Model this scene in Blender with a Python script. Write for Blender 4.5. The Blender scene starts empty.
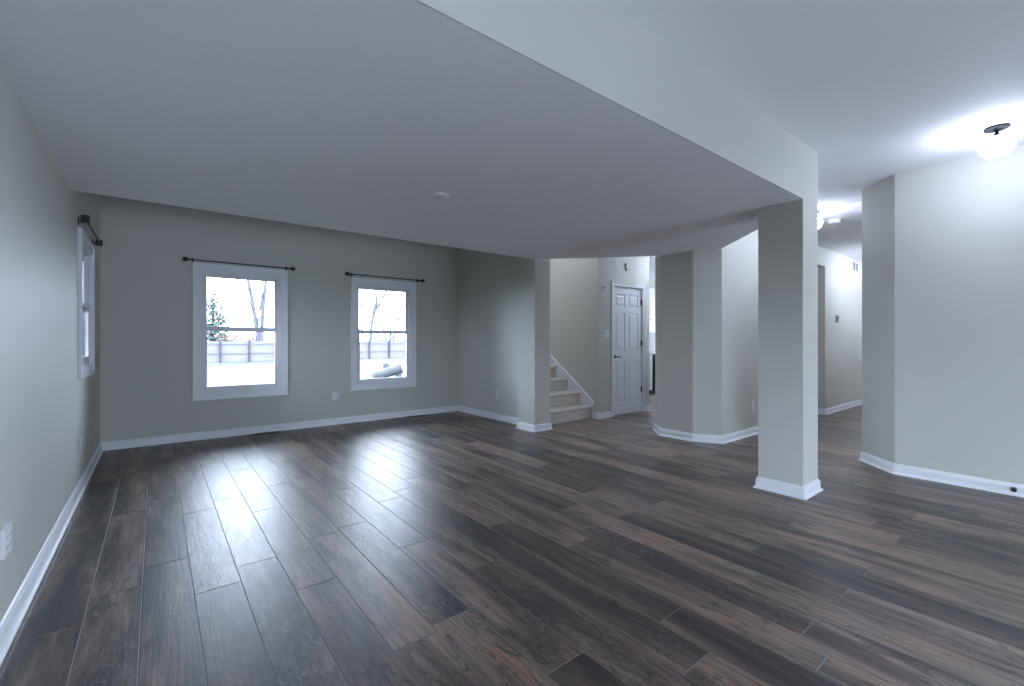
import bpy, bmesh, math, random
from mathutils import Vector, Matrix

# ------------------------------------------------------------------ camera
SC = bpy.context.scene
COL = SC.collection
cd = bpy.data.cameras.new('camera'); cam = bpy.data.objects.new('camera', cd); COL.objects.link(cam)
cd.sensor_width = 36.0; cd.lens = 36.0 * 449.2 / 1024; cd.shift_y = -2.1 / 1024
cd.clip_start = .05; cd.clip_end = 400
cam.location = (0, 0, 1.2); cam.rotation_euler = (math.radians(90), 0, -math.radians(38.386))
SC.camera = cam
# ------------------------------------------------------------------ sky, exposure
w = bpy.data.worlds.new('overcast_sky'); SC.world = w; w.use_nodes = True
bg = w.node_tree.nodes['Background']
bg.inputs[0].default_value = (.70, .80, 1.0, 1); bg.inputs[1].default_value = 6.5
SC.view_settings.view_transform = 'Standard'; SC.view_settings.look = 'None'
SC.view_settings.gamma = 1; SC.view_settings.use_curve_mapping = False
SC.view_settings.exposure = 1.86
SC.cycles.max_bounces = 10; SC.cycles.diffuse_bounces = 7; SC.cycles.glossy_bounces = 4
SC.cycles.transparent_max_bounces = 12
SC.cycles.caustics_reflective = False; SC.cycles.caustics_refractive = False
SC.cycles.sample_clamp_indirect = 6
SC.cycles.use_denoising = True
LAMP_GAIN = 1.0

def portal(name, loc, size, direction):
    """daylight portal filling a window opening (helps the sky light find the opening)"""
    l = bpy.data.lights.new(name, 'AREA'); l.shape = 'RECTANGLE'; l.size, l.size_y = size
    l.cycles.is_portal = True
    o = bpy.data.objects.new(name, l); COL.objects.link(o)
    o.location = loc; o.rotation_euler = Vector(direction).to_track_quat('-Z', 'Z').to_euler()
    return o

# ------------------------------------------------------------------ key dimensions (metres)
XL = -.48           # left wall
YB = 6.64           # back wall
XR = 4.08           # right wall of the far bay
ZS, ZH = 2.283, 2.708
YH = 1.306          # face of the dropped header
YR = -3.6           # wall behind the camera
XD = 5.235          # right wall by the lamp
T = .14

portal('daylight_portal', (.87, YB + .02, 1.31), (.86, 1.5), (0, -1, 0))
portal('daylight_portal', (2.76, YB + .02, 1.31), (.86, 1.5), (0, -1, 0))
portal('daylight_portal', (XL - .02, 5.31, 1.49), (.77, 1.01), (1, 0, 0))
portal('daylight_portal', (.275, YR - .02, .705), (1.35, 1.29), (0, 1, 0))
portal('daylight_portal', (4.15, YR - .02, .705), (1.5, 1.29), (0, 1, 0))
portal('daylight_portal', (XL - .02, -2.05, .925), (2.1, 1.65), (1, 0, 0))
portal('daylight_portal', (XD + .02, -2.05, .925), (2.1, 1.65), (-1, 0, 0))

# ------------------------------------------------------------------ materials
def nt(name):
    m = bpy.data.materials.new(name); m.use_nodes = True
    n = m.node_tree.nodes; l = m.node_tree.links
    return m, n, l, n['Principled BSDF']

def simple(name, col, rough=.5, metal=0, noise=0, nscale=30, bump=0, bscale=200, spec=.5, coat=0):
    m, n, l, b = nt(name)
    b.inputs['Base Color'].default_value = (*col, 1); b.inputs['Roughness'].default_value = rough
    b.inputs['Metallic'].default_value = metal; b.inputs['Specular IOR Level'].default_value = spec
    b.inputs['Coat Weight'].default_value = coat
    tc = n.new('ShaderNodeTexCoord')
    if noise:
        t = n.new('ShaderNodeTexNoise'); t.inputs['Scale'].default_value = nscale; t.inputs['Detail'].default_value = 4
        l.new(tc.outputs['Object'], t.inputs['Vector'])
        r = n.new('ShaderNodeMapRange'); r.inputs['To Min'].default_value = 1 - noise; r.inputs['To Max'].default_value = 1 + noise
        l.new(t.outputs['Fac'], r.inputs['Value'])
        v = n.new('ShaderNodeVectorMath'); v.operation = 'SCALE'; v.inputs[0].default_value = col
        l.new(r.outputs[0], v.inputs['Scale']); l.new(v.outputs[0], b.inputs['Base Color'])
    if bump:
        t = n.new('ShaderNodeTexNoise'); t.inputs['Scale'].default_value = bscale
        l.new(tc.outputs['Object'], t.inputs['Vector'])
        bp = n.new('ShaderNodeBump'); bp.inputs['Strength'].default_value = bump; bp.inputs['Distance'].default_value = .002
        l.new(t.outputs['Fac'], bp.inputs['Height']); l.new(bp.outputs[0], b.inputs['Normal'])
    return m

M = {}
M['wall'] = simple('greige_wall_paint', (.585, .58, .535), .55, noise=.012, nscale=1.5, bump=.05, bscale=260, spec=.3)
M['ceil'] = simple('flat_ceiling_paint', (.90, .90, .92), .8, noise=.01, nscale=1, bump=.06, bscale=180, spec=.2)
M['trim'] = simple('white_trim_paint', (.82, .84, .88), .35, noise=.01, nscale=8)
M['door'] = simple('white_door_paint', (.80, .82, .86), .4, noise=.01, nscale=8)
M['plastic'] = simple('white_plastic', (.78, .79, .80), .35, noise=.01, nscale=20)
M['slot'] = simple('dark_slot', (.05, .05, .05), .6, noise=.1, nscale=40)
M['black'] = simple('black_metal', (.012, .012, .014), .4, noise=.2, nscale=60)
M['bronze'] = simple('dark_floor_register_metal', (.03, .028, .027), .45, noise=.2, nscale=50)
M['grey'] = simple('grey_plastic', (.22, .23, .24), .45, noise=.05, nscale=30)
M['midgrey'] = simple('light_grey_plastic', (.42, .43, .44), .5, noise=.05, nscale=30)
M['lampblack'] = simple('matt_black_fixture', (.006, .006, .007), .7, noise=.1, nscale=40, spec=.12)
M['steel'] = simple('brushed_steel', (.7, .7, .72), .25, 1, noise=.03, nscale=80)
M['appl'] = simple('black_appliance', (.01, .01, .012), .15, noise=.1, nscale=10)
M['counter'] = simple('light_stone_counter', (.55, .55, .57), .2, noise=.2, nscale=60)
M['splash'] = simple('pale_backsplash', (.62, .63, .66), .25, noise=.05, nscale=25)
M['carpet'] = simple('beige_carpet', (.50, .445, .40), .95, noise=.28, nscale=120, bump=.9, bscale=500, spec=.1)
M['vinyl'] = simple('white_window_vinyl', (.78, .80, .84), .35, noise=.01, nscale=9)
M['grass'] = None
M['fencewood'] = simple('pale_weathered_pickets', (.105, .096, .105), .8, noise=.2, nscale=6)
M['fencepost'] = simple('dark_fence_post', (.02, .02, .024), .8, noise=.2, nscale=3)
M['rail'] = simple('grey_fence_rail', (.07, .068, .07), .8, noise=.15, nscale=3)
M['bark'] = simple('grey_bark', (.06, .06, .069), .9, noise=.3, nscale=6, bump=.8, bscale=20)
M['twig'] = simple('pale_twigs', (.016, .016, .019), .9, noise=.25, nscale=4)
M['needles'] = simple('spruce_needles', (.065, .085, .078), .85, noise=.35, nscale=2)
M['cutwood'] = simple('cut_wood_end', (.045, .043, .043), .8, noise=.25, nscale=9)
M['logbark'] = simple('weathered_log_bark', (.035, .035, .037), .9, noise=.35, nscale=8, bump=.8, bscale=25)
M['redroof'] = simple('red_roof_shingle', (.20, .03, .03), .8, noise=.15, nscale=5)
M['greyroof'] = simple('grey_roof_shingle', (.17, .17, .20), .8, noise=.15, nscale=5)
M['siding'] = simple('pale_siding', (.15,.15,.165), .7, noise=.05, nscale=2)
M['housepane'] = simple('dark_house_pane', (.07, .08, .10), .2, noise=.1, nscale=3)

def mk_grass():
    m, n, l, b = nt('winter_lawn')
    tc = n.new('ShaderNodeTexCoord'); t = n.new('ShaderNodeTexNoise'); t.inputs['Scale'].default_value = .25; t.inputs['Detail'].default_value = 6
    l.new(tc.outputs['Object'], t.inputs['Vector'])
    r = n.new('ShaderNodeValToRGB'); e = r.color_ramp.elements
    e[0].position = .42; e[0].color = (.055, .055, .05, 1); e[1].position = .6; e[1].color = (.012, .036, .014, 1)
    l.new(t.outputs['Fac'], r.inputs[0])
    t2 = n.new('ShaderNodeTexNoise'); t2.inputs['Scale'].default_value = 9; l.new(tc.outputs['Object'], t2.inputs['Vector'])
    mx = n.new('ShaderNodeMixRGB'); mx.blend_type = 'MULTIPLY'; mx.inputs[0].default_value = .35
    l.new(r.outputs[0], mx.inputs[1]); l.new(t2.outputs['Fac'], mx.inputs[2]); l.new(mx.outputs[0], b.inputs['Base Color'])
    b.inputs['Roughness'].default_value = .95
    return m
M['grass'] = mk_grass()

def mk_glass():
    m = bpy.data.materials.new('window_glass'); m.use_nodes = True
    n = m.node_tree.nodes; l = m.node_tree.links; n.clear()
    o = n.new('ShaderNodeOutputMaterial'); tr = n.new('ShaderNodeBsdfTransparent'); tr.inputs[0].default_value = (.95, .97, .97, 1)
    g = n.new('ShaderNodeBsdfGlossy'); g.inputs['Roughness'].default_value = .02
    f = n.new('ShaderNodeFresnel'); f.inputs[0].default_value = 1.45
    mx = n.new('ShaderNodeMixShader'); l.new(f.outputs[0], mx.inputs[0]); l.new(tr.outputs[0], mx.inputs[1]); l.new(g.outputs[0], mx.inputs[2])
    l.new(mx.outputs[0], o.inputs[0])
    return m
M['glass'] = mk_glass()

def mk_globe(name, strength):
    m, n, l, b = nt(name)
    b.inputs['Base Color'].default_value = (.9, .92, .95, 1); b.inputs['Roughness'].default_value = .25
    tc = n.new('ShaderNodeTexCoord'); t = n.new('ShaderNodeTexNoise'); t.inputs['Scale'].default_value = 6
    l.new(tc.outputs['Object'], t.inputs['Vector'])
    r = n.new('ShaderNodeMapRange'); r.inputs['To Min'].default_value = strength * .9; r.inputs['To Max'].default_value = strength * 1.1
    l.new(t.outputs['Fac'], r.inputs['Value'])
    b.inputs['Emission Color'].default_value = (.70, .79, 1, 1); l.new(r.outputs[0], b.inputs['Emission Strength'])
    return m
M['globe'] = mk_globe('frosted_glass_globe_lit', 17 * LAMP_GAIN)
M['globe_soft'] = mk_globe('frosted_glass_globe_foyer', 26 * LAMP_GAIN)
M['globe_hall_fill'] = mk_globe('hall_fill_globe', 36 * LAMP_GAIN)  # glow of the fill lamps added in the hallway
M['globe_stair_fill'] = mk_globe('stair_fill_globe', 170 * LAMP_GAIN)  # strong glow of the fill lamp added over the stairs

def mk_floor():
    m, n, l, b = nt('wood_look_plank')
    at = n.new('ShaderNodeAttribute'); at.attribute_name = 'plank_id'
    sp = n.new('ShaderNodeSeparateColor'); l.new(at.outputs['Color'], sp.inputs[0])
    tc = n.new('ShaderNodeTexCoord')
    # every plank gets its own stretch of grain
    off = n.new('ShaderNodeVectorMath'); off.operation = 'SCALE'; off.inputs['Scale'].default_value = 37
    l.new(at.outputs['Color'], off.inputs[0])
    add = n.new('ShaderNodeVectorMath'); add.operation = 'ADD'; l.new(tc.outputs['Object'], add.inputs[0]); l.new(off.outputs[0], add.inputs[1])
    def mapped(sx, sy):
        mp = n.new('ShaderNodeMapping'); mp.inputs['Scale'].default_value = (sx, sy, 1); l.new(add.outputs[0], mp.inputs[0]); return mp
    def noise(mp, sc, det, rough=.6, dist=0):
        t = n.new('ShaderNodeTexNoise'); t.inputs['Scale'].default_value = sc; t.inputs['Detail'].default_value = det
        t.inputs['Roughness'].default_value = rough; t.inputs['Distortion'].default_value = dist
        l.new(mp.outputs[0], t.inputs['Vector']); return t
    big = noise(mapped(7, .9), 1, 5, .62, .6)
    fine = noise(mapped(70, 3.0), 1, 5, .7)
    rag = noise(mapped(16, 5), 1, 8, .75, 1.2)
    # plank tone
    ramp = n.new('ShaderNodeValToRGB'); e = ramp.color_ramp.elements; ramp.color_ramp.interpolation = 'LINEAR'
    e[0].position = 0; e[0].color = (.026, .023, .023, 1); e[1].position = 1; e[1].color = (.29, .185, .132, 1)
    for p, c in ((.25, (.064, .049, .042)), (.5, (.122, .081, .061)), (.75, (.20, .152, .128))):
        x = e.new(p); x.color = (*c, 1)
    mix0 = n.new('ShaderNodeMath'); mix0.operation = 'MULTIPLY_ADD'; mix0.inputs[1].default_value = 3.2; mix0.inputs[2].default_value = -1.38
    l.new(big.outputs['Fac'], mix0.inputs[0])
    sc_ = n.new('ShaderNodeMath'); sc_.operation = 'MULTIPLY_ADD'; sc_.inputs[1].default_value = .5; l.new(sp.outputs[0], sc_.inputs[0]); l.new(mix0.outputs[0], sc_.inputs[2])
    addc = n.new('ShaderNodeMath'); addc.operation = 'ADD'; addc.inputs[1].default_value = .03; l.new(sc_.outputs[0], addc.inputs[0])
    l.new(addc.outputs[0], ramp.inputs[0])
    # fine grain
    fr = n.new('ShaderNodeMapRange'); fr.inputs['From Min'].default_value = .3; fr.inputs['From Max'].default_value = .7
    fr.inputs['To Min'].default_value = .5; fr.inputs['To Max'].default_value = 1.55; l.new(fine.outputs['Fac'], fr.inputs['Value'])
    v1 = n.new('ShaderNodeVectorMath'); v1.operation = 'SCALE'; l.new(ramp.outputs[0], v1.inputs[0]); l.new(fr.outputs[0], v1.inputs['Scale'])
    # knots and cracks, dark
    kr = n.new('ShaderNodeValToRGB'); kr.color_ramp.elements[0].position = .36; kr.color_ramp.elements[0].color = (.22, .20, .20, 1)
    kr.color_ramp.elements[1].position = .47; kr.color_ramp.elements[1].color = (1, 1, 1, 1); l.new(rag.outputs['Fac'], kr.inputs[0])
    mk = n.new('ShaderNodeMixRGB'); mk.blend_type = 'MULTIPLY'; mk.inputs[0].default_value = 1; l.new(v1.outputs[0], mk.inputs[1]); l.new(kr.outputs[0], mk.inputs[2])
    # brushed scratches, their glossy glint painted in as pale colour
    wr = n.new('ShaderNodeValToRGB'); wr.color_ramp.elements[0].position = .52; wr.color_ramp.elements[0].color = (0, 0, 0, 1)
    wr.color_ramp.elements[1].position = .66; wr.color_ramp.elements[1].color = (1, 1, 1, 1)
    scratch = noise(mapped(45, 14), 1, 9, .85, .8); l.new(scratch.outputs['Fac'], wr.inputs[0])
    ws = n.new('ShaderNodeMath'); ws.operation = 'MULTIPLY'; l.new(wr.outputs[0], ws.inputs[0]); l.new(sp.outputs[1], ws.inputs[1])
    ml = n.new('ShaderNodeMixRGB'); ml.inputs[2].default_value = (.30, .29, .29, 1); l.new(ws.outputs[0], ml.inputs[0]); l.new(mk.outputs[0], ml.inputs[1])
    l.new(ml.outputs[0], b.inputs['Base Color'])
    rr = n.new('ShaderNodeMapRange'); rr.inputs['To Min'].default_value = .28; rr.inputs['To Max'].default_value = .50
    l.new(rag.outputs['Fac'], rr.inputs['Value']); l.new(rr.outputs[0], b.inputs['Roughness'])
    bp = n.new('ShaderNodeBump'); bp.inputs['Strength'].default_value = .30; bp.inputs['Distance'].default_value = .003
    sm = n.new('ShaderNodeMath'); sm.operation = 'ADD'; l.new(fine.outputs['Fac'], sm.inputs[0]); l.new(scratch.outputs['Fac'], sm.inputs[1])
    l.new(sm.outputs[0], bp.inputs['Height']); l.new(bp.outputs[0], b.inputs['Normal'])
    b.inputs['Specular IOR Level'].default_value = .7
    return m
M['floor'] = mk_floor()
M['seam'] = simple('plank_bevel_glint', (.20, .19, .19), .5, noise=.3, nscale=3)  # window reflection on the bevel edges, painted as a pale colour

# ------------------------------------------------------------------ mesh helpers
class MB:
    def __init__(s): s.bm = bmesh.new()
    def box(s, x0, x1, y0, y1, z0, z1, bev=0):
        r = bmesh.ops.create_cube(s.bm, size=1)
        vs = r['verts']
        for v in vs:
            v.co = Vector(((x0 + x1) / 2 + v.co.x * (x1 - x0), (y0 + y1) / 2 + v.co.y * (y1 - y0), (z0 + z1) / 2 + v.co.z * (z1 - z0)))
        if bev:
            es = {e for v in vs for e in v.link_edges}
            bmesh.ops.bevel(s.bm, geom=list(es), offset=bev, segments=2, affect='EDGES', profile=.6)
        return s
    def prism(s, pts, z0, z1, axis='z'):
        def P(a, b, c): return {'z': (a, b, c), 'x': (c, a, b), 'y': (a, c, b)}[axis]
        lo = [s.bm.verts.new(P(a, b, z0)) for a, b in pts]; hi = [s.bm.verts.new(P(a, b, z1)) for a, b in pts]
        s.bm.faces.new(lo[::-1]); s.bm.faces.new(hi)
        n = len(pts)
        for i in range(n): s.bm.faces.new((lo[i], lo[(i + 1) % n], hi[(i + 1) % n], hi[i]))
        return s
    def lathe(s, prof, c=(0, 0, 0), n=32, axis='z', rough=None):
        rings = []
        for r, h in prof:
            ring = []
            for i in range(n):
                a = 2 * math.pi * i / n; p = (r * math.cos(a), r * math.sin(a), h)
                if axis == 'y': p = (p[0], p[2], p[1])
                if axis == 'x': p = (p[2], p[0], p[1])
                ring.append(s.bm.verts.new(Vector(c) + Vector(p)))
            rings.append(ring)
        for a, b in zip(rings, rings[1:]):
            for i in range(n): s.bm.faces.new((a[i], a[(i + 1) % n], b[(i + 1) % n], b[i]))
        s.bm.faces.new(rings[0][::-1]); s.bm.faces.new(rings[-1])
        return s
    def tube(s, pts, rads, n=8):
        pts = [Vector(p) for p in pts]
        if not hasattr(rads, '__len__'): rads = [rads] * len(pts)
        rings = []
        for i, p in enumerate(pts):
            d = (pts[min(i + 1, len(pts) - 1)] - pts[max(i - 1, 0)]).normalized()
            u = d.orthogonal().normalized() if i == 0 else (u0 - d * u0.dot(d)).normalized()
            u0 = u; v = d.cross(u)
            rings.append([s.bm.verts.new(p + (u * math.cos(2 * math.pi * k / n) + v * math.sin(2 * math.pi * k / n)) * rads[i]) for k in range(n)])
        for a, b in zip(rings, rings[1:]):
            for k in range(n): s.bm.faces.new((a[k], a[(k + 1) % n], b[(k + 1) % n], b[k]))
        s.bm.faces.new(rings[0][::-1]); s.bm.faces.new(rings[-1])
        return s
    def sweep(s, path, prof, side=1, closed=False, z=0):
        """profile (offset from wall, height) swept along a 2D polyline with mitred corners; side=+1: room lies left of travel"""
        P = [Vector((p[0], p[1])) for p in path]; n = len(P); nor = []
        def nrm(a, b): d = (b - a).normalized(); return Vector((-d.y, d.x)) * side
        for i in range(n):
            if closed or 0 < i < n - 1:
                a = nrm(P[i - 1], P[i]); b = nrm(P[i], P[(i + 1) % n]); m = (a + b).normalized(); m = m / max(.3, m.dot(a))
            else: m = nrm(P[0], P[1]) if i == 0 else nrm(P[-2], P[-1])
            nor.append(m)
        rings = [[s.bm.verts.new((P[i].x + nor[i].x * o, P[i].y + nor[i].y * o, z + h)) for o, h in prof] for i in range(n)]
        k = len(prof)
        seg = range(n) if closed else range(n - 1)
        for i in seg:
            a, b = rings[i], rings[(i + 1) % n]
            for j in range(k): s.bm.faces.new((a[j], a[(j + 1) % k], b[(j + 1) % k], b[j]))
        if not closed: s.bm.faces.new(rings[0][::-1]); s.bm.faces.new(rings[-1])
        return s
    def build(s, name, mat, parent=None, smooth=False, loc=None):
        bmesh.ops.recalc_face_normals(s.bm, faces=s.bm.faces)
        me = bpy.data.meshes.new(name); s.bm.to_mesh(me); s.bm.free()
        o = bpy.data.objects.new(name, me); COL.objects.link(o)
        if mat: me.materials.append(mat if not isinstance(mat, str) else M[mat])
        if smooth:
            for p in me.polygons: p.use_smooth = True
            try: me.set_sharp_from_angle(angle=math.radians(35))
            except Exception: pass
        if parent is not None:
            o.parent = parent
        if loc is not None: o.location = loc
        return o

def tag(o, label=None, cat=None, group=None, kind=None):
    if label: o['label'] = label
    if cat: o['category'] = cat
    if group: o['group'] = group
    if kind: o['kind'] = kind
    return o
def empty(name, loc=(0, 0, 0), rz=0, **k):
    o = bpy.data.objects.new(name, None); COL.objects.link(o); o.location = loc; o.rotation_euler = (0, 0, rz); o.empty_display_size = .1
    return tag(o, **k)
def struct(o, label, cat): return tag(o, label, cat, kind='structure')

# ------------------------------------------------------------------ floor: individual planks in one mesh
def build_floor():
    W, L = .192, 1.255
    rnd = random.Random(4)
    x_ref = 1.293
    # joints read from the photograph: row index -> y of one end joint
    known = dict(KNOWN)
    bm = bmesh.new(); lay = bm.loops.layers.float_color.new('plank_id')
    x0, x1, y0, y1 = XL - .1, 12.0, YR, 7.6
    g = .0011; b = .0016
    r0 = math.floor((x0 - x_ref) / W); r1 = math.ceil((x1 - x_ref) / W)
    for r in range(r0, r1):
        xa, xb = max(x0, x_ref + r * W), min(x1, x_ref + (r + 1) * W)
        if xb - xa < .01: continue
        j = known.get(r, rnd.uniform(0, L))
        k0 = math.floor((y0 - j) / L); k = k0
        while j + k * L < y1:
            ya, yb = max(y0, j + k * L), min(y1, j + (k + 1) * L); k += 1
            if yb - ya < .02: continue
            c = (rnd.random(), rnd.random() ** 1.4, rnd.random(), 1)
            A, B, C, D = xa + g, xb - g, ya + g, yb - g
            top = [bm.verts.new(p) for p in ((A + b, C + b, 0), (B - b, C + b, 0), (B - b, D - b, 0), (A + b, D - b, 0))]
            low = [bm.verts.new(p) for p in ((A, C, -.0014), (B, C, -.0014), (B, D, -.0014), (A, D, -.0014))]
            fs = [(bm.faces.new(top), 0)]
            for i in range(4): fs.append((bm.faces.new((low[i], low[(i + 1) % 4], top[(i + 1) % 4], top[i])), 1))
            for f, mi in fs:
                f.material_index = mi
                for lp in f.loops: lp[lay] = c
    f = bm.faces.new([bm.verts.new(p) for p in ((x0, y0, -.0014), (x1, y0, -.0014), (x1, y1, -.0014), (x0, y1, -.0014))]); f.material_index = 1
    f = bm.faces.new([bm.verts.new(p) for p in ((x0, y0, -.12), (x0, y1, -.12), (x1, y1, -.12), (x1, y0, -.12))]); f.material_index = 1
    me = bpy.data.meshes.new('floor'); bm.to_mesh(me); bm.free()
    me.materials.append(M['floor']); me.materials.append(M['seam'])
    o = bpy.data.objects.new('floor', me); COL.objects.link(o)
    struct(o, 'dark brown wood-look plank floor with bevel highlights painted pale along the seams', 'floor')
KNOWN = {-2: 1.694, -1: 1.188, 0: 1.982, 1: .883, 2: 1.112, 3: .592, 4: .704, 5: 1.025, 6: .692, 7: 1.165, 8: .683, 11: .677, 12: .834, -6: 2.597, -5: 2.774, -4: 2.339}
build_floor()

# ------------------------------------------------------------------ shell
def wall_with_holes(mb, axis, a0, a1, t0, t1, z0, z1, holes):
    """axis 'x': wall runs along x, thickness t0..t1 in y; holes = (a, b, zlow, zhigh)"""
    cuts = sorted(set([a0, a1] + [h[0] for h in holes] + [h[1] for h in holes]))
    for p, q in zip(cuts, cuts[1:]):
        hs = sorted([h for h in holes if h[0] <= p + 1e-6 and h[1] >= q - 1e-6], key=lambda h: h[2])
        zz = z0; spans = []
        for h in hs: spans.append((zz, h[2])); zz = h[3]
        spans.append((zz, z1))
        for s0, s1 in spans:
            if s1 - s0 < 1e-4: continue
            if axis == 'x': mb.box(p, q, t0, t1, s0, s1)
            else: mb.box(t0, t1, p, q, s0, s1)
    return mb

ZB = 2.86
W1 = (.43, 1.305, .56, 2.062)     # clear opening of each window: a0, a1, z0, z1
W2 = (2.325, 3.195, .55, 2.05)
SW = (-3.1, -1.0, .1, 1.75)  # unseen side-wall openings, added to let daylight in
W3 = (4.925, 5.695, .985, 2.0)
struct(wall_with_holes(MB(), 'x', XL - T, XR + T, YB, YB + T, 0, 3.0, [W1, W2]).build('wall_back', 'wall'),
       'greige far wall with two white double-hung windows', 'wall')
struct(wall_with_holes(MB(), 'y', YR - T, YB, XL - T, XL, 0, 3.0, [SW, W3]).build('wall_left', 'wall'),
       'long greige wall along the left side with one window near the corner', 'wall')
RW = [(-.4, .95, .06, 1.35), (3.4, 4.9, .06, 1.35)]  # rear openings added out of view, sized for the daylight they admit
struct(wall_with_holes(MB(), 'x', XL, XD + T, YR - T, YR, 0, 3.0, RW).build('wall_rear', 'wall'),
       'wall behind the viewpoint with two wide glazed openings added for daylight', 'wall')
# far bay's right wall with its protruding end pier
struct(MB().prism([(3.915, 4.46), (4.196, 4.46), (4.196, 8.6), (4.08, 8.6), (4.08, 4.80), (3.915, 4.80)], 0, 5.0).build('wall_bay', 'wall'),
       'greige wall ending in a pier between the far bay and the stairs', 'wall')
# square pier carrying the dropped header
struct(MB().prism([(3.862, YH), (4.177, YH), (4.177, 1.63), (3.862, 1.63)], 0, ZS).build('wall_pier', 'wall'),
       'square greige pier standing free in the middle right of the room', 'column')
struct(MB().box(XL, 4.177, YH, YH + .006, ZS, ZH).build('wall_header', 'wall'),
       'greige face of the dropped ceiling running to the square pier', 'beam')
# angled block between hallway and foyer
struct(MB().prism([(5.03, 2.865), (5.198, 2.60), (7.4, 2.60), (7.4, 3.555), (5.283, 3.555), (5.03, 3.304)], 0, ZH).build('wall_block', 'wall'),
       'greige wall block with chamfered corners behind the square pier', 'wall')
# right-hand wall by the lamp, 45 degree corner, and the hallway side behind it
struct(wall_with_holes(MB(), 'y', YR - T, -.3, XD, XD + T, 0, ZH, [SW]).prism([(XD, -.3), (XD + T, -.3), (XD + T, 1.0), (5.60, 1.22), (12, 1.22), (12, 1.353), (5.553, 1.353), (XD, 1.035)], 0, ZH).build('wall_right', 'wall'),
       'greige wall on the right with a chamfered corner beside the hallway', 'wall')
# hallway far wall with header over the side opening
struct(wall_with_holes(MB(), 'x', 7.4, 12, 2.57, 2.70, 0, ZH, [(7.6, 8.545, 0, 2.41)]).build('wall_hall', 'wall'),
       'bright hallway wall with an opening at its left end', 'wall')
struct(MB().box(8.545, 8.66, 2.70, 3.9, 0, ZH).build('wall_recess', 'wall'), 'side wall inside the hallway opening', 'wall')
struct(MB().box(7.4, 8.545, 3.9, 4.0, 0, ZH).build('wall_closet', 'wall'), 'back wall inside the hallway opening', 'wall')
struct(MB().box(12, 12.12, 1.25, 2.7, 0, ZH).build('wall_end', 'wall'), 'end wall of the hallway', 'wall')
# foyer: stair wall, closet-door wall
YD = 4.60
DX0, DX1, DZ = 5.705, 6.475, 2.085
struct(MB().prism([(5.33, YD), (5.39, YD), (5.39, 8.6), (5.33, 8.6)], 0, 5.0).build('wall_stair', 'wall'),
       'tall greige wall rising beside the carpeted stairs', 'wall')
struct(wall_with_holes(MB(), 'x', 5.39, 6.665, YD, YD + .12, 0, 5.0, [(DX0, DX1, 0, DZ)]).build('wall_foyer', 'wall'),
       'foyer wall holding the white six-panel door', 'wall')
struct(MB().box(5.39, 6.6, 5.3, 5.4, 0, ZH).build('wall_storage', 'wall'), 'back of the closet behind the panel door', 'wall')
struct(MB().box(4.08, 5.39, 8.6, 8.74, 0, 5.0).build('wall_landing', 'wall'), 'wall at the top of the stairs', 'wall')
struct(MB().box(6.55, 6.665, 4.72, 6.9, 0, ZH).build('wall_pantry', 'wall'), 'kitchen side of the closet wall', 'wall')
struct(wall_with_holes(MB(), 'x', 6.55, 12, 6.9, 7.04, 0, 3.0, []).build('wall_kitchen', 'wall'), 'kitchen wall behind the white cabinets', 'wall')
KW = (3.7, 6.3, .95, 2.3)
struct(wall_with_holes(MB(), 'y', 2.7, 7.04, 12, 12.14, 0, 3.0, [KW]).build('wall_breakfast', 'wall'), 'kitchen end wall with a wide window', 'wall')
portal('daylight_portal', (12.02, 5.0, 1.62), (2.6, 1.35), (-1, 0, 0))

# ceilings
struct(MB().prism([(XL, YH + .006), (4.177, YH + .006), (4.177, 1.55), (4.22, 1.55), (5.198, 2.602), (5.03, 2.865), (5.03, 3.31), (4.1, 4.33), (4.1, 4.50), (XL, 4.50)][:], ZS, ZH).build('ceiling_low', 'ceil'),
       'dropped pale ceiling over the middle of the room', 'ceiling')
struct(MB().prism([(XL - T, YR - T), (12.14, YR - T), (12.14, 7.04), (5.39, 7.04), (5.39, YD + .06), (5.33, YD), (4.24, YD), (4.1, 4.5), (XL - T, 4.5)], ZH, ZH + .12).build('ceiling', 'ceil'),
       'higher pale ceiling over the near side, hallway and foyer', 'ceiling')
struct(MB().box(XL - T, 4.24, 4.5, YB + T, ZB, ZB + .1).build('ceiling_back', 'ceil'), 'raised ceiling strip above the two windows', 'ceiling')
struct(MB().box(XL - T, 4.1, 4.38, 4.5, ZH, ZB).build('wall_riser', 'wall'), 'short upstand between low and raised ceiling', 'wall')
struct(MB().box(4.08, 5.39, YD, 8.74, 5.0, 5.1).build('ceiling_stair', 'ceil'), 'ceiling high over the stairs', 'ceiling')
struct(MB().box(4.08, 6.665, 4.5, YD, ZH + .12, 5.0).build('wall_upper', 'wall'), 'upper stairwell wall over the foyer', 'wall')
struct(MB().box(5.92, 5.934, 1.39, 2.6, ZH - .004, ZH).build('trim_1', 'ceil'), 'thin seam strip across the hallway ceiling', 'trim')

# header cover faces in wall paint (the low ceiling's front lies behind it)
# ------------------------------------------------------------------ baseboards
BP = [(0, 0), (.030, 0), (.029, .008), (.021, .016), (.015, .018), (.014, .066), (.009, .078), (.007, .088), (0, .092)]
def base(name, path, side, label, closed=False, scale=1.0):
    struct(MB().sweep(path, [(o * scale, h) for o, h in BP], side, closed).build(name, 'trim'), label, 'baseboard')
base('baseboard_left', [(XL, -.95), (XL, YB), (2.0, YB)], -1, 'white baseboard along the left wall and under the first window')
base('baseboard_back', [(2.0, YB), (XR, YB), (XR, 4.80)], -1, 'white baseboard under the second window and along the bay wall')
base('baseboard_bay', [(4.0, 4.80), (3.915, 4.80), (3.915, 4.46), (4.196, 4.46), (4.196, 4.65)], -1, 'white baseboard wrapped around the pier by the stairs')
base('baseboard_pier', [(3.862, YH), (4.177, YH), (4.177, 1.63), (3.862, 1.63)], -1, 'white baseboard wrapped around the square pier', closed=True)
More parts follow.
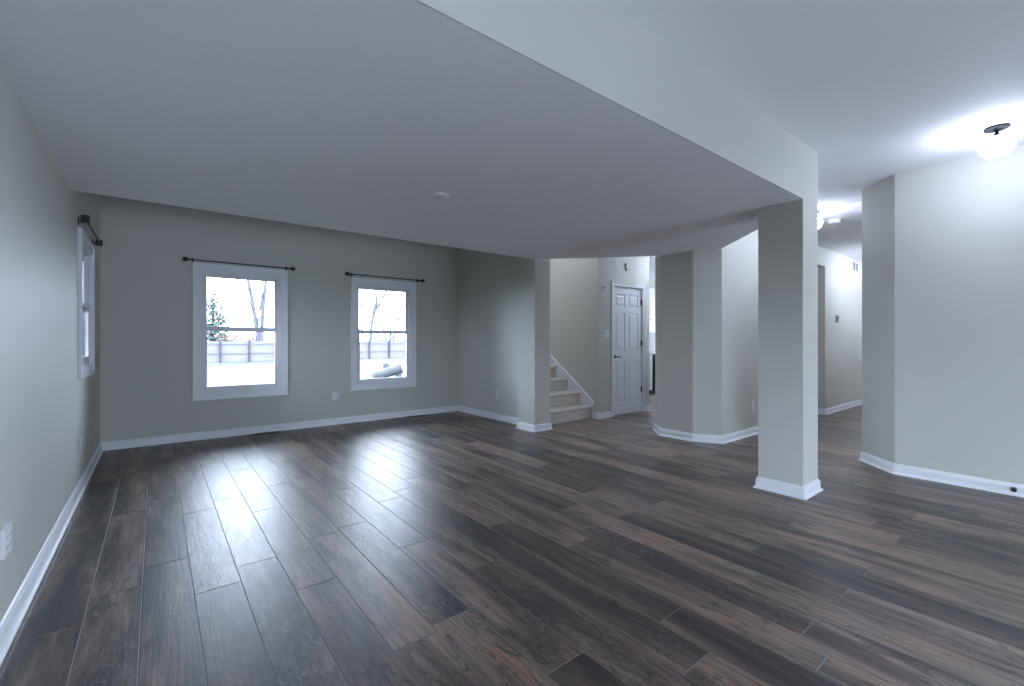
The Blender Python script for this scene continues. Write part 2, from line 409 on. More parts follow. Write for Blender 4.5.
base('baseboard_block', [(5.6, 3.555), (5.283, 3.555), (5.03, 3.304), (5.03, 2.865), (5.198, 2.60), (7.4, 2.60), (7.4, 2.57), (7.6, 2.57)], -1, 'white baseboard around the chamfered wall block')
base('baseboard_right', [(XD, -.95), (XD, 1.035), (5.553, 1.353), (12, 1.353)], 1, 'white baseboard along the right wall and its chamfered corner')
base('baseboard_hall', [(8.545, 3.9), (8.545, 2.57), (12, 2.57)], -1, 'white baseboard at the end of the hallway')
base('baseboard_foyer', [(5.33, YD + .07), (5.33, YD), (DX0 - .062, YD)], -1, 'white baseboard between the stairs and the panel door')
base('baseboard_closet', [(DX1 + .062, YD), (6.665, YD), (6.665, 5.9)], -1, 'white baseboard to the right of the panel door')

# ------------------------------------------------------------------ windows
def double_hung(name, origin, rz, a, wd, ht, zs, label, mid, cw=.085, rail=.045, yl=.030, yu=.062):
    """local frame: x along the wall, y out of the room (0 = wall face), z up. opening wd x ht starting at z=zs"""
    root = empty(name, origin, rz); struct(root, label, 'window')
    x0, x1, z0, z1 = a, a + wd, zs, zs + ht
    # casing, a stepped picture frame
    mb = MB()
    def ring(ix0, ix1, iz0, iz1, th, ya, yb):
        mb.box(ix0, ix0 + th, ya, yb, iz0, iz1); mb.box(ix1 - th, ix1, ya, yb, iz0, iz1)
        mb.box(ix0 + th, ix1 - th, ya, yb, iz1 - th, iz1); mb.box(ix0 + th, ix1 - th, ya, yb, iz0, iz0 + th)
    ring(x0 - cw, x1 + cw, z0 - cw, z1 + cw, cw + .004, -.014, -.0005)
    ring(x0 - cw, x1 + cw, z0 - cw, z1 + cw, .022, -.026, -.014)
    ring(x0 - .028, x1 + .028, z0 - .028, z1 + .028, .030, -.020, -.014)
    mb.build('casing', 'trim', root)
    mb = MB(); t = .016
    mb.box(x0, x0 + t, 0, .139, z0, z1); mb.box(x1 - t, x1, 0, .139, z0, z1); mb.box(x0 + t, x1 - t, 0, .139, z1 - t, z1); mb.box(x0 + t, x1 - t, 0, .139, z0, z0 + t)
    if yl > .02:
     # parting stops
     mb.box(x0 + t, x0 + t + .02, yl - .018, yl - .002, z0 + t, z1 - t); mb.box(x1 - t - .02, x1 - t, yl - .018, yl - .002, z0 + t, z1 - t); mb.box(x0 + t + .02, x1 - t - .02, yl - .018, yl - .002, z1 - t - .02, z1 - t)
    mb.build('jamb', 'vinyl', root)
    ix0, ix1, iz0, iz1 = x0 + t, x1 - t, z0 + t, z1 - t
    def sash(nm, sz0, sz1, ya, yb, bottom, top):
        s = MB(); r = rail
        s.box(ix0, ix0 + r, ya, yb, sz0, sz1); s.box(ix1 - r, ix1, ya, yb, sz0, sz1)
        s.box(ix0 + r, ix1 - r, ya, yb, sz1 - top, sz1); s.box(ix0 + r, ix1 - r, ya, yb, sz0, sz0 + bottom)
        so = s.build(nm, 'vinyl', root)
        MB().box(ix0 + r - .004, ix1 - r + .004, (ya + yb) / 2 - .003, (ya + yb) / 2 + .003, sz0 + bottom - .004, sz1 - top + .004).build('pane', 'glass', so)
        return so
    sash('upper_sash', mid - .026, iz1, yu, yu + .030, .058, .055)
    lo = sash('lower_sash', iz0, mid + .030, yl, yl + .031, .060, .040)
    xc = (ix0 + ix1) / 2
    MB().box(xc - .03, xc + .03, yl - .014, yl, mid + .006, mid + .022, .003).build('sash_lock', 'plastic', lo)
    return root
double_hung('window_1', (0, YB, 0), 0, W1[0], W1[1] - W1[0], W1[3] - W1[2], W1[2], 'white double-hung window on the far wall nearer the left corner', 1.345)
double_hung('window_2', (0, YB, 0), 0, W2[0], W2[1] - W2[0], W2[3] - W2[2], W2[2], 'white double-hung window on the far wall nearer the stairs', 1.335)
# left wall: local x runs along -... rotate +90: local x -> +y, local y -> -x (outwards)
double_hung('window_3', (XL, 0, 0), math.pi / 2, W3[0], W3[1] - W3[0], W3[3] - W3[2], W3[2], 'white double-hung window in the left wall seen edge on', 1.50, yl=.006, yu=.036)

def glazed(name, axis, loc, a0, a1, z0, z1, n, label):
    root = empty(name, loc); struct(root, label, 'window')
    mb = MB(); th = .05
    def bx(p, q, s0, s1):
        if axis == 'x': mb.box(p, q, -.04, .04, s0, s1)
        else: mb.box(-.04, .04, p, q, s0, s1)
    bx(a0, a1, z0, z0 + th); bx(a0, a1, z1 - th, z1)
    for i in range(n + 1):
        c = a0 + (a1 - a0 - th) * i / n; bx(c, c + th, z0 + th, z1 - th)
    mb.build('frame', 'vinyl', root)
    g = MB()
    for i in range(n):
        p = a0 + (a1 - a0 - th) * i / n + th; q = a0 + (a1 - a0 - th) * (i + 1) / n
        if axis == 'x': g.box(p, q, -.003, .003, z0 + th, z1 - th)
        else: g.box(-.003, .003, p, q, z0 + th, z1 - th)
    g.build('pane', 'glass', root)
glazed('added_window_4', 'x', (0, YR - .07, 0), RW[0][0], RW[0][1], RW[0][2], RW[0][3], 2, 'wide glazed opening added for daylight behind the viewpoint at the left')  # added openings behind the viewpoint, there to bring in daylight
glazed('added_window_5', 'x', (0, YR - .07, 0), RW[1][0], RW[1][1], RW[1][2], RW[1][3], 2, 'wide glazed opening added for daylight behind the viewpoint at the right')
glazed('added_window_7', 'y', (XL - .07, 0, 0), *SW, 2, 'glazed opening added for daylight in the left wall behind the viewpoint')  # added opening, lights the opposite wall from out of view
glazed('added_window_8', 'y', (XD + .07, 0, 0), *SW, 2, 'glazed opening added for daylight in the right wall behind the viewpoint')  # added opening, out of view, sends daylight across the room
glazed('window_6', 'y', (12.07, 0, 0), KW[0], KW[1], KW[2], KW[3], 3, 'wide kitchen window at the far end of the foyer')

# ------------------------------------------------------------------ curtain rods
def round_rod(x0, x1, label):
    root = empty('curtain_rod', ((x0 + x1) / 2, YB, 2.172)); h = (x1 - x0) / 2
    tag(root, label, 'curtain rod', 'black curtain rods on the far wall')
    MB().tube([(-h + .04, -.055, 0), (h - .04, -.055, 0)], .0075, 12).build('rod', 'black', root, True)
    for s in (-1, 1):
        fn = MB().lathe([(.004, -.03), (.02, -.028), (.026, -.012), (.026, .012), (.016, .02), (.010, .032), (.0085, .042)][::1],
                   (0, 0, 0), 20, 'x').build('finial', 'black', root, True, ((s * (h - .03)), -.055, 0))
        if s == 1: fn.rotation_euler = (0, 0, math.pi)
        b = MB().box(-.010, .010, -.006, 0, -.03, .03, .002); b.box(-.006, .006, -.055, -.006, -.016, -.008)
        b.box(-.006, .006, -.068, -.042, -.016, -.0075)
        b.build('bracket', 'black', root, loc=(s * (h - .10), 0, 0))
    return root
round_rod(.245, 1.475, 'thin black curtain rod with knob ends above the left far window')
round_rod(2.145, 3.405, 'thin black curtain rod with knob ends above the right far window')
# square-ended rod over the left-wall window
root = empty('curtain_rod', (XL, 5.38, 2.154)); tag(root, 'black curtain rod with square block ends on the left wall', 'curtain rod')
MB().tube([(.05, -.53, -.006), (.056, .53, -.006)], .008, 12).build('rod', 'black', root, True)
for s, y in ((-1, -.545), (1, .54)):
    MB().box(.020, .071, y - .024, y + .024, -.027, .027, .004).build('finial', 'black', root)
    b = MB().box(0, .006, y - s * .05 - .012, y - s * .05 + .012, -.035, .02, .002); b.box(.006, .05, y - s * .05 - .006, y - s * .05 + .006, -.022, -.010)
    b.build('bracket', 'black', root)

# ------------------------------------------------------------------ six-panel door
dr = empty('door_1', (DX0, YD, 0)); struct(dr, 'white six-panel closet door with black lever', 'door')
def six_panel(parent):
    wd, ht = DX1 - DX0 - .008, DZ - .012
    ox = .004; mb = MB()
    cols = [(.090, .315), (.412, .637)]
    k = wd / .762
    cols = [(a * 1.0 + .003, b + .003) for a, b in ((.085, .325), (.425, .665))]
    rows = [(.20, .865), (1.04, 1.655), (1.755, 1.955)]
    y0, y1 = .030, .066
    # frame of stiles and rails with recessed panels
    xs = [ox] + [c for p in cols for c in p] + [ox + wd]
    mb.box(xs[0], xs[1], y0, y1, .006, ht); mb.box(xs[2], xs[3], y0, y1, .006, ht); mb.box(xs[4], xs[5], y0, y1, .006, ht)
    zs = [.006] + [c for p in rows for c in p] + [ht]
    for a, b in cols:
        for i in range(0, len(zs), 2): mb.box(a, b, y0, y1, zs[i], zs[i + 1])
        for z0, z1 in rows:
            mb.box(a, b, y0 + .011, y1 - .011, z0, z1)
            m = .020
            # raised field with sloped shoulders
            o = [(a + m, z0 + m), (b - m, z0 + m), (b - m, z1 - m), (a + m, z1 - m)]; q = m + .022
            i_ = [(a + q, z0 + q), (b - q, z0 + q), (b - q, z1 - q), (a + q, z1 - q)]
            ov = [mb.bm.verts.new((x, y0 + .0108, z)) for x, z in o]; iv = [mb.bm.verts.new((x, y0 + .003, z)) for x, z in i_]
            mb.bm.faces.new(iv)
            for n in range(4): mb.bm.faces.new((ov[n], ov[(n + 1) % 4], iv[(n + 1) % 4], iv[n]))
    return mb.build('door_leaf', 'door', parent)
six_panel(dr)
WD = DX1 - DX0
mb = MB()
for a, b in ((-.062, .0), (WD, WD + .062)): mb.box(a, b, -.012, -.0005, 0, DZ + .062); mb.box(a if a < 0 else b - .016, a + .016 if a < 0 else b, -.020, -.012, 0, DZ + .062)
mb.box(0, WD, -.012, -.0005, DZ, DZ + .062); mb.box(0, WD, -.020, -.012, DZ + .046, DZ + .062)
mb.build('casing', 'trim', dr)
mb = MB(); mb.box(.0, .004, 0, .119, 0, DZ - .004); mb.box(WD - .004, WD, 0, .119, 0, DZ - .004); mb.box(0, WD, 0, .119, DZ - .004, DZ)
mb.build('jamb', 'trim', dr)
hd = MB().lathe([(.027, 0), (.027, -.006), (.022, -.010), (.010, -.012), (.010, -.045)], (0, 0, 0), 24, 'y')
hd.tube([(0, -.045, 0), (.03, -.047, 0), (.11, -.042, -.002)], [.010, .009, .007], 10)
hd.build('door_lever', 'black', dr, True, (.062, .030, .945))
for z in (.38, 1.16, 1.85):
    h = MB().box(WD - .016, WD - .001, .016, .031, z - .045, z + .045, .001); h.tube([(WD - .006, .016, z - .047), (WD - .006, .016, z + .047)], .008, 8)
    h.build('hinge', 'black', dr)

# ------------------------------------------------------------------ carpeted stairs
st = empty('staircase', (4.755, 4.70, 0)); tag(st, 'beige carpeted stairs with a white skirt board climbing behind the far pier', 'stairs')
N, RI, TR = 12, .194, .268
for i in range(N):
    y = i * TR; z0, z1 = i * RI, (i + 1) * RI
    x0, x1 = -.553, .557
    # step block with rounded nosing (profile in y-z, extruded across)
    pr = [(y, z0 if i == 0 else z0 + .001), (y, z1 - .045), (y - .022, z1 - .036), (y - .030, z1 - .020), (y - .026, z1 - .006), (y - .012, z1), (y + TR, z1), (y + TR, z0 if i == 0 else z0 + .001)]
    mb = MB(); mb.prism(pr, x0, x1, 'x'); mb.build('carpeted_step', 'carpet', st)
sk = [(-.03, 0), (0, 0)]
skm = MB()
y_end = N * TR
# wall skirt board: follows the slope, 2 cm thick against the stair wall
skm.prism([(-.015, 0), (.27, 0.0), (y_end, y_end * RI / TR - .15), (y_end, .27 + y_end * RI / TR), (-.015, .252)], .558, .574, 'x')
skm.build('skirt_board', 'trim', st)
cap = MB(); cap.prism([(-.023, 0), (-.015, 0), (-.015, .252), (y_end, .27 + y_end * RI / TR), (y_end, .283 + y_end * RI / TR), (-.023, .262)], .549, .5745, 'x')
cap.build('skirt_cap', 'trim', st)

# ------------------------------------------------------------------ lights on ceiling
def globe_lamp(x, y, label, group='semi flush globe ceiling lights', gm='globe', z=ZH):
    r = empty('ceiling_light', (x, y, z)); tag(r, label, 'ceiling light', group)
    MB().lathe([(.064, 0), (.068, -.006), (.066, -.014), (.052, -.020), (.02, -.022)], (0, 0, 0), 36).build('canopy', 'lampblack', r, True)
    MB().lathe([(.010, -.020), (.010, -.040), (.014, -.044), (.016, -.052), (.040, -.062), (.042, -.067), (.03, -.069)], (0, 0, 0), 24).build('stem', 'lampblack', r, True)
    for sx in (-1, 1):
        MB().lathe([(.007, -.018), (.007, -.024), (.003, -.029)], (sx * .04, 0, 0), 12).build('screw', 'lampblack', r, True)
    MB().lathe([(.026, -.069), (.050, -.076), (.072, -.090), (.086, -.109), (.092, -.132), (.088, -.156), (.076, -.180), (.060, -.196), (.046, -.202), (.02, -.204)], (0, 0, 0), 40).build('glass_globe', gm, r, True)
    return r
globe_lamp(4.65, .36, 'lit white globe ceiling light with black canopy near the right wall')
globe_lamp(6.02, 1.93, 'lit globe ceiling light in the hallway half hidden by the square pier')
globe_lamp(11.3, 1.95, 'unseen globe fill light added at the far end of the hallway', None, 'globe_hall_fill')  # added out of view to brighten the hallway wall
globe_lamp(9.45, 1.72, 'unseen globe fill light added deeper in the hallway behind the chamfered corner', None, 'globe_hall_fill')  # second unseen lamp, added for more light on the hallway wall
globe_lamp(4.78, 6.2, 'unseen globe fill light added high over the stairs', None, 'globe_stair_fill', 5.0)  # lamp added above the visible part to brighten the stair wall
globe_lamp(7.0, 4.0, 'lit globe ceiling light in the foyer hidden behind the chamfered wall block', None, 'globe_soft')
globe_lamp(9.3, 5.1, 'globe fill light added in the kitchen hidden from view', None)  # unseen lamp added to light the kitchen

def detector(name, x, y, z, r, label, cat, h=.035):
    o = empty(name, (x, y, z)); tag(o, label, cat)
    MB().lathe([(r, 0), (r, -h * .35), (r * .93, -h * .5)], (0, 0, 0), 32).build('base', 'plastic', o, True)
    MB().lathe([(r * .86, -h * .5), (r * .84, -h * .8), (r * .7, -h), (r * .3, -h * 1.02)], (0, 0, 0), 32).build('cover', 'plastic', o, True)
    MB().lathe([(.006, -h * 1.0), (.005, -h * 1.1)], (r * .4, 0, 0), 10).build('indicator', 'grey', o)
detector('smoke_detector', 4.03, 1.80, ZS, .07, 'white round smoke detector on the low ceiling beside the square pier', 'smoke detector', .045)
detector('smoke_detector', 6.63, 1.89, ZH, .075, 'white round smoke detector on the hallway ceiling beside the globe light', 'smoke detector', .045)
o = empty('cover_plate', (1.66, 2.95, ZS)); tag(o, 'round blank white cover plate flush on the low ceiling', 'cover plate')
MB().lathe([(.062, 0), (.062, -.004), (.056, -.008), (.02, -.009)], (0, 0, 0), 40).build('plate', 'ceil', o, True)
for s in (-1, 1): MB().lathe([(.004, -.008), (.003, -.0105)], (s * .035, 0, 0), 10).build('screw', 'plastic', o)

# ------------------------------------------------------------------ wall plates
def plate(name, loc, rz, label, cat, kind='outlet', gangs=1, th=.007, group=None):
    """local: x along wall, -y into the room"""
    o = empty(name, loc, rz); tag(o, label, cat, group)
    wd = .072 + .046 * (gangs - 1)
    MB().box(-wd / 2, wd / 2, -th, -.0003, -.058, .058, .0025).build('face_plate', 'plastic', o)
    for g in range(gangs):
        cx = (g - (gangs - 1) / 2) * .046
        if kind == 'outlet':
            for dz in (-.02, .02):
                s = MB().box(cx - .016, cx + .016, -th - .002, -th + .001, dz - .014, dz + .014, .002).build('socket', 'plastic', o)
                t = MB(); t.box(cx - .008, cx - .006, -th - .0026, -th - .0015, dz - .004, dz + .006); t.box(cx + .006, cx + .008, -th - .0026, -th - .0015, dz - .004, dz + .006)
                t.box(cx - .002, cx + .002, -th - .0026, -th - .0015, dz - .010, dz - .007)
                t.build('slots', 'slot', s)
        else:
            MB().box(cx - .005, cx + .005, -th - .010, -th + .001, -.010, .012, .002).build('toggle', 'grey' if kind == 'greyswitch' else 'plastic', o)
    return o
LFT, BCK, RGT = math.pi / 2, 0, -math.pi / 2
# rz: BCK faces -y ; LFT wall (x=XL) faces +x ; RGT wall faces -x
plate('wall_outlet', (2.01, YB, .405), BCK, 'white outlet with a plug-in on the far wall between the two windows', 'outlet')
pg = MB().box(-.022, .022, -.045, 0, -.022, .030, .006).build('plug_in', 'plastic', None, loc=(2.055, YB - .0100, .395)); tag(pg, 'small white plug-in adapter in the far wall outlet', 'adapter')
plate('wall_outlet', (XL, 4.94, .372), LFT, 'small white outlet low on the left wall beneath the window', 'outlet')
plate('wall_outlet', (XL, 2.675, .40), LFT, 'white two-gang outlet plate at the left edge of the photo', 'outlet', gangs=2, th=.014)
plate('wall_outlet', (XR, 5.50, .384), RGT, 'white outlet low on the bay wall left of the stairs', 'outlet')
plate('wall_outlet', (6.005, 2.60, .37), BCK, 'white outlet low on the chamfered block just left of the square pier', 'outlet')
plate('wall_outlet', (9.78, 2.57, .285), BCK, 'white outlet low on the bright hallway end wall', 'outlet')
plate('light_switch', (5.535, YD, 1.315), BCK, 'white double light switch left of the panel door', 'light switch', 'switch', 2)
o = empty('thermostat', (9.11, 2.57, 1.575)); tag(o, 'small dark thermostat on the bright hallway wall', 'thermostat')
MB().box(-.055, .055, -.022, 0, -.065, .065, .006).build('body', 'grey', o); MB().box(-.035, .035, -.024, -.021, -.01, .04, .001).build('display', 'slot', o)
# return air grille
o = empty('air_vent', (10.12, 2.57, 2.565)); tag(o, 'small two-panel air return grille high on the hallway wall', 'air vent')
mb = MB(); 
for a, b in ((-.17, -.15), (-.012, .012), (.15, .17)): mb.box(a, b, -.014, 0, -.09, .09)
mb.box(-.15, .15, -.014, 0, .072, .09); mb.box(-.15, .15, -.014, 0, -.09, -.072)
mb.build('frame', 'plastic', o)
MB().box(-.15, .15, -.002, -.0005, -.072, .072).build('backing', 'slot', o)
mb = MB()
for k in range(9):
    z = -.062 + k * .0155
    for a, b in ((-.15, -.012), (.012, .15)): mb.box(a, b, -.011, -.003, z - .002, z + .002)
mb.build('slats', 'grey', o)
# round sensor and L bracket on foyer wall
o = empty('door_chime', (5.455, YD, 2.03)); tag(o, 'small round grey device high on the wall left of the panel door', 'door chime')
MB().lathe([(.048, 0), (.048, -.018), (.040, -.026), (.015, -.028)], (0, 0, 0), 28, 'y').build('body', 'plastic', o, True)
MB().lathe([(.030, -.026), (.026, -.034), (.01, -.036)], (-.006, 0, 0), 24, 'y').build('button', 'grey', o, True)
o = empty('wall_sensor', (6.02, YD, 2.41)); tag(o, 'small grey L-shaped sensor on the wall above the panel door', 'sensor')
MB().box(-.018, .010, -.022, 0, -.040, .055, .004).build('body', 'midgrey', o)
MB().box(-.018, .032, -.030, 0, -.056, -.040, .004).build('foot', 'midgrey', o)

# door stop in the right baseboard
o = empty('door_stop', (XD - .014, .312, .052)); tag(o, 'small black round door stop in the baseboard of the right wall', 'door stop')
MB().lathe([(.014, 0), (.014, -.004), (.008, -.006), (.008, -.030)], (0, 0, 0), 20, 'x').build('stem', 'black', o, True)
MB().lathe([(.016, -.030), (.018, -.036), (.016, -.048), (.006, -.050)], (0, 0, 0), 20, 'x').build('bumper', 'black', o, True)

# floor registers
def register(x, y, label):
    o = empty('floor_register', (x, y, 0)); tag(o, label, 'floor vent', 'floor registers along the far wall')
    a, b = .155, .052; mb = MB()
    mb.box(-a, a, -b, -b + .018, 0.0002, .006); mb.box(-a, a, b - .018, b, .0002, .006); mb.box(-a, -a + .018, -b + .018, b - .018, .0002, .006); mb.box(a - .018, a, -b + .018, b - .018, .0002, .006)
    mb.build('frame', 'bronze', o)
    mb = MB()
    for k in range(13):
        c = -a + .028 + k * .0212; mb.box(c, c + .008, -b + .018, b - .018, .0002, .005)
    mb.build('louvres', 'bronze', o)
    MB().box(-a + .018, a - .018, -b + .018, b - .018, .0002, .001).build('backing', 'slot', o)
register(1.12, 6.545, 'dark floor vent beneath the left far window')
register(3.22, 6.545, 'dark floor vent beneath the right far window')

# ------------------------------------------------------------------ kitchen glimpse
def shaker(mb, x0, x1, y, z0, z1):
    mb.box(x0, x1, y - .02, y, z0, z1)
    r = .055
    mb.box(x0, x0 + r, y - .026, y - .02, z0, z1); mb.box(x1 - r, x1, y - .026, y - .02, z0, z1); mb.box(x0 + r, x1 - r, y - .026, y - .02, z1 - r, z1); mb.box(x0 + r, x1 - r, y - .026, y - .02, z0, z0 + r)
    return mb
def cab(x0, x1, z0, z1, ydep, yfront, label, knob_z, kn):
    o = empty('kitchen_cabinet', ((x0 + x1) / 2, yfront, z0)); tag(o, label, 'cabinet')
    h = (x1 - x0) / 2; H = z1 - z0
    MB().box(-h, h, 0, ydep, 0 if z0 > 1 else .1, H).build('carcass', 'door', o)
    if z0 < 1: MB().box(-h, h, .06, ydep, 0, .1).build('toe_kick', 'slot', o)
    for a, b, kx in ((-h + .004, -.002, -.03), (.002, h - .004, .03)):
        d = shaker(MB(), a, b, 0, .004 if z0 > 1 else .104, H - .004).build('cabinet_door', 'door', o)
        MB().lathe([(.006, -.026), (.006, -.040), (.014, -.044), (.013, -.054), (.005, -.056)], (kx if kn == 'c' else b - .03, 0, knob_z), 16, 'y').build('knob', 'black', d, True)
cab(7.6, 8.70, 0, .90, .93, 5.95, 'white base cabinet glimpsed through the foyer', .8, 'c')
cab(8.15, 9.05, 1.42, 2.50, .35, 6.54, 'white upper cabinet glimpsed through the foyer left of its neighbour', .3, 'b')
cab(9.06, 9.96, 1.42, 2.50, .35, 6.54, 'white upper cabinet deeper in the kitchen', .3, 'b')
o = empty('wine_cooler', (9.01, 5.95, 0)); tag(o, 'black built-in wine cooler with a vertical steel handle', 'wine cooler')
MB().box(-.30, .30, .0, .93, .09, .895, .004).build('body', 'appl', o)
d = MB(); d.box(-.298, .298, -.035, -.001, .10, .89, .004); d.build('cooler_door', 'appl', o)
MB().box(-.23, .23, -.038, -.0345, .17, .82).build('glass_panel', 'appl', o)
hdl = MB().tube([(-.255, -.085, .16), (-.255, -.085, .84)], .012, 12); hdl.tube([(-.255, -.035, .22), (-.255, -.085, .22)], .008, 8); hdl.tube([(-.255, -.035, .78), (-.255, -.085, .78)], .008, 8)
hdl.build('handle', 'steel', o, True)
MB().box(-.29, .29, .05, .9, 0, .09).build('toe_kick', 'slot', o)
o = MB().box(7.58, 9.98, 5.92, 6.9, .901, .94, .004).build('kitchen_counter', 'counter'); tag(o, 'light stone counter over the base cabinet and wine cooler', 'countertop')
cab(9.32, 9.97, 0, .90, .93, 5.95, 'white base cabinet right of the wine cooler', .8, 'c')
o = MB().box(7.2, 9.98, 6.885, 6.899, .94, 1.42).build('trim_2', 'splash'); struct(o, 'pale backsplash behind the counter', 'backsplash')
o = MB().box(8.1, 9.98, 6.52, 6.9, 2.505, ZH).build('trim_3', 'wall'); struct(o, 'boxed soffit over the upper cabinets', 'trim')

# ------------------------------------------------------------------ outdoors
GZ = -.3
o = MB().prism([(-60, 6.95), (-80, 190), (190, 190), (190, 7.4), (12.6, 7.4), (12.6, 6.95)], GZ - .2, GZ).build('ground', 'grass')
tag(o, 'pale winter lawn outside the far windows', 'lawn', kind='structure')
o = MB().prism([(-60, -50), (-60, 6.95), (-1.2, 6.95), (-1.2, -50)], GZ - .2, GZ).build('side_ground', 'grass'); tag(o, 'pale lawn outside the left wall', 'lawn', kind='structure')

FY = 36.3
fc = empty('garden_fence', (0, FY, GZ)); tag(fc, 'long pale picket fence with dark posts across the lawn', 'fence')
sp = 1.72; xs = [3.42 + sp * k for k in range(-8, 14)]
for x in xs:
    MB().box(x - .055, x + .055, -.14, -.03, 0, 1.60, .01).build('post', 'fencepost', fc)
for z in (.05, .62, 1.28):
    MB().box(xs[0], xs[-1], -.03, .01, z - .03, z + .04).build('rail', 'rail', fc)
mb = MB(); x = xs[0]
while x < xs[-1]:
    j = .004 * (round(x / .145) % 2); mb.prism([(x, .05), (x + .144, .05), (x + .144, 1.43), (x + .072, 1.50), (x, 1.43)], .012 + j, .03 + j, 'y'); x += .145
p = mb.build('picket_boards', 'fencewood', fc)

rt = random.Random(11)
def branch(mb, p, d, ln, r, depth, spread, gen=0):
    n = 4; pts = [p]; rs = [r]; q = p.copy(); dd = d.copy()
    for i in range(n):
        dd = (dd + Vector((rt.uniform(-1, 1), rt.uniform(-1, 1), rt.uniform(-.3, .7))) * .13).normalized()
        q = q + dd * ln / n; pts.append(q.copy()); rs.append(r * (1 - .62 * (i + 1) / n))
    mb.tube(pts, rs, 6 if gen < 2 else 4)
    if depth > 0:
        for k in range(3 if gen else 4):
            i = rt.choice([1, 2, 3, 4]); a = rt.uniform(0, 2 * math.pi)
            side = Vector((math.cos(a), math.sin(a), rt.uniform(.0, .6)))
            branch(mb, pts[i], (dd + side * spread).normalized(), ln * rt.uniform(.45, .68), rs[i] * .6, depth - 1, spread, gen + 1)
def bare_tree(name, x, y, trunks, label, spread=.75, depth=4):
    o = empty(name, (x, y, GZ)); tag(o, label, 'tree', None)
    t = MB(); b = MB()
    for dx, dy, lean, h, r in trunks:
        p0 = Vector((dx, dy, 0)); d = Vector(lean).normalized(); pts = []; rs = []; n = 7; q = p0.copy(); dd = d.copy()
        for i in range(n + 1):
            pts.append(q.copy()); rs.append(r * (1 - .6 * i / n)); dd = (dd + Vector((rt.uniform(-1, 1), rt.uniform(-1, 1), .3)) * .04).normalized(); q = q + dd * h / n
        t.tube(pts, rs, 8)
        for i in range(2, n + 1):
            for _ in range(2):
                a = rt.uniform(0, 2 * math.pi)
                branch(b, pts[i], (dd + Vector((math.cos(a), math.sin(a), .2)) * spread).normalized(), h * rt.uniform(.2, .36), rs[i] * .42, depth - 2, spread)
    t.build('trunk', 'bark', o); b.build('branches', 'twig', o)
    return o
def pix(u, v, D):
    """a point D metres ahead of the viewpoint in the direction of a place seen through a window"""
    F = Vector((math.sin(math.radians(38.386)), math.cos(math.radians(38.386)), 0)); R = Vector((F.y, -F.x, 0))
    return F * D + R * D * (u - 512) / 449.2 + Vector((0, 0, 1.2 + D * (340.9 - v) / 449.2))
def poly_tree(u, D, limbs, label, twig=.5, ntw=3, tdepth=2):
    """tree whose limbs are polylines given as (sideways, height) in metres from its foot"""
    q = pix(u, 340, D); o = empty('bare_tree', (q.x, q.y, GZ)); tag(o, label, 'tree')
    Rv = Vector((math.cos(math.radians(38.386)), -math.sin(math.radians(38.386)), 0)); Fv = Vector((-Rv.y, Rv.x, 0))
    t = MB(); b = MB()
    for k, (pts, r0, r1) in enumerate(limbs):
        n = len(pts); P = [Rv * a + Vector((0, 0, h)) + Fv * (.35 * k * i / n * (1 if k % 2 else -1)) for i, (a, h) in enumerate(pts)]
        R_ = [.88 * (r0 + (r1 - r0) * i / (n - 1)) for i in range(n)]
        (t if r0 > .055 else b).tube(P, R_, 8)
        for i in range(1, n):
            for _ in range(ntw):
                f_ = rt.random(); p = P[i - 1].lerp(P[i], f_); a = rt.uniform(0, 2 * math.pi)
                d = ((P[i] - P[i - 1]).normalized() + Vector((math.cos(a), math.sin(a), .1)) * .9).normalized()
                branch(b, p, d, twig * rt.uniform(.6, 1.4), max(.024, R_[i] * .16), tdepth, .8)
    t.build('trunk', 'bark', o); b.build('branches', 'twig', o)
def limb(u0, D, *uv): return [((u - u0) * D / 449.2, 1.5 + (340.9 - v) * D / 449.2) for u, v in uv]
L = lambda *uv: limb(260, 42, *uv)
poly_tree(260, 42, [(L((259.5, 355), (257.5, 332), (254.5, 314), (251.8, 298), (248.5, 283), (244, 262)), .26, .13),
    (L((261, 355), (261.3, 330), (262.5, 305), (264.3, 284), (266, 262)), .24, .14),
    (L((262, 320), (266, 300), (268, 284), (271, 262)), .09, .05),
    (L((253.5, 309), (248, 301), (241, 294.5), (232, 288), (222, 284)), .10, .05),
    (L((250.5, 292), (245, 287), (240, 277)), .09, .04), (L((257, 328), (259, 300), (257, 280), (258, 262)), .09, .06)],
    'big bare tree with twin trunks seen through the left far window', 1.1, 3, 2)
L = lambda *uv: limb(371, 42, *uv)
poly_tree(371, 42, [(L((370, 355), (371, 328), (372.8, 319), (374.7, 311)), .19, .14), (L((374.7, 311), (375.8, 304), (376.6, 291), (377, 272)), .13, .08),
    (L((374.7, 311), (380, 304.5), (387.8, 291), (397, 274)), .13, .08), (L((371.5, 324), (371.5, 314), (373, 305), (374, 298)), .08, .05),
    (L((364, 355), (362.7, 318), (365.6, 302), (368, 288)), .09, .06)],
    'slim forked bare tree seen through the right far window', .9, 4, 2)
L = lambda *uv: limb(390, 60, *uv)
poly_tree(390, 60, [(L((389, 350), (384, 330), (379, 314)), .15, .09), (L((390, 350), (390, 325), (388, 309)), .15, .09), (L((391, 350), (396, 328), (401, 312)), .15, .09), (L((399.5, 330), (398, 309), (393.7, 299)), .11, .08)],
    'low bushy bare tree behind the slim forked one', 2.0, 5, 2)
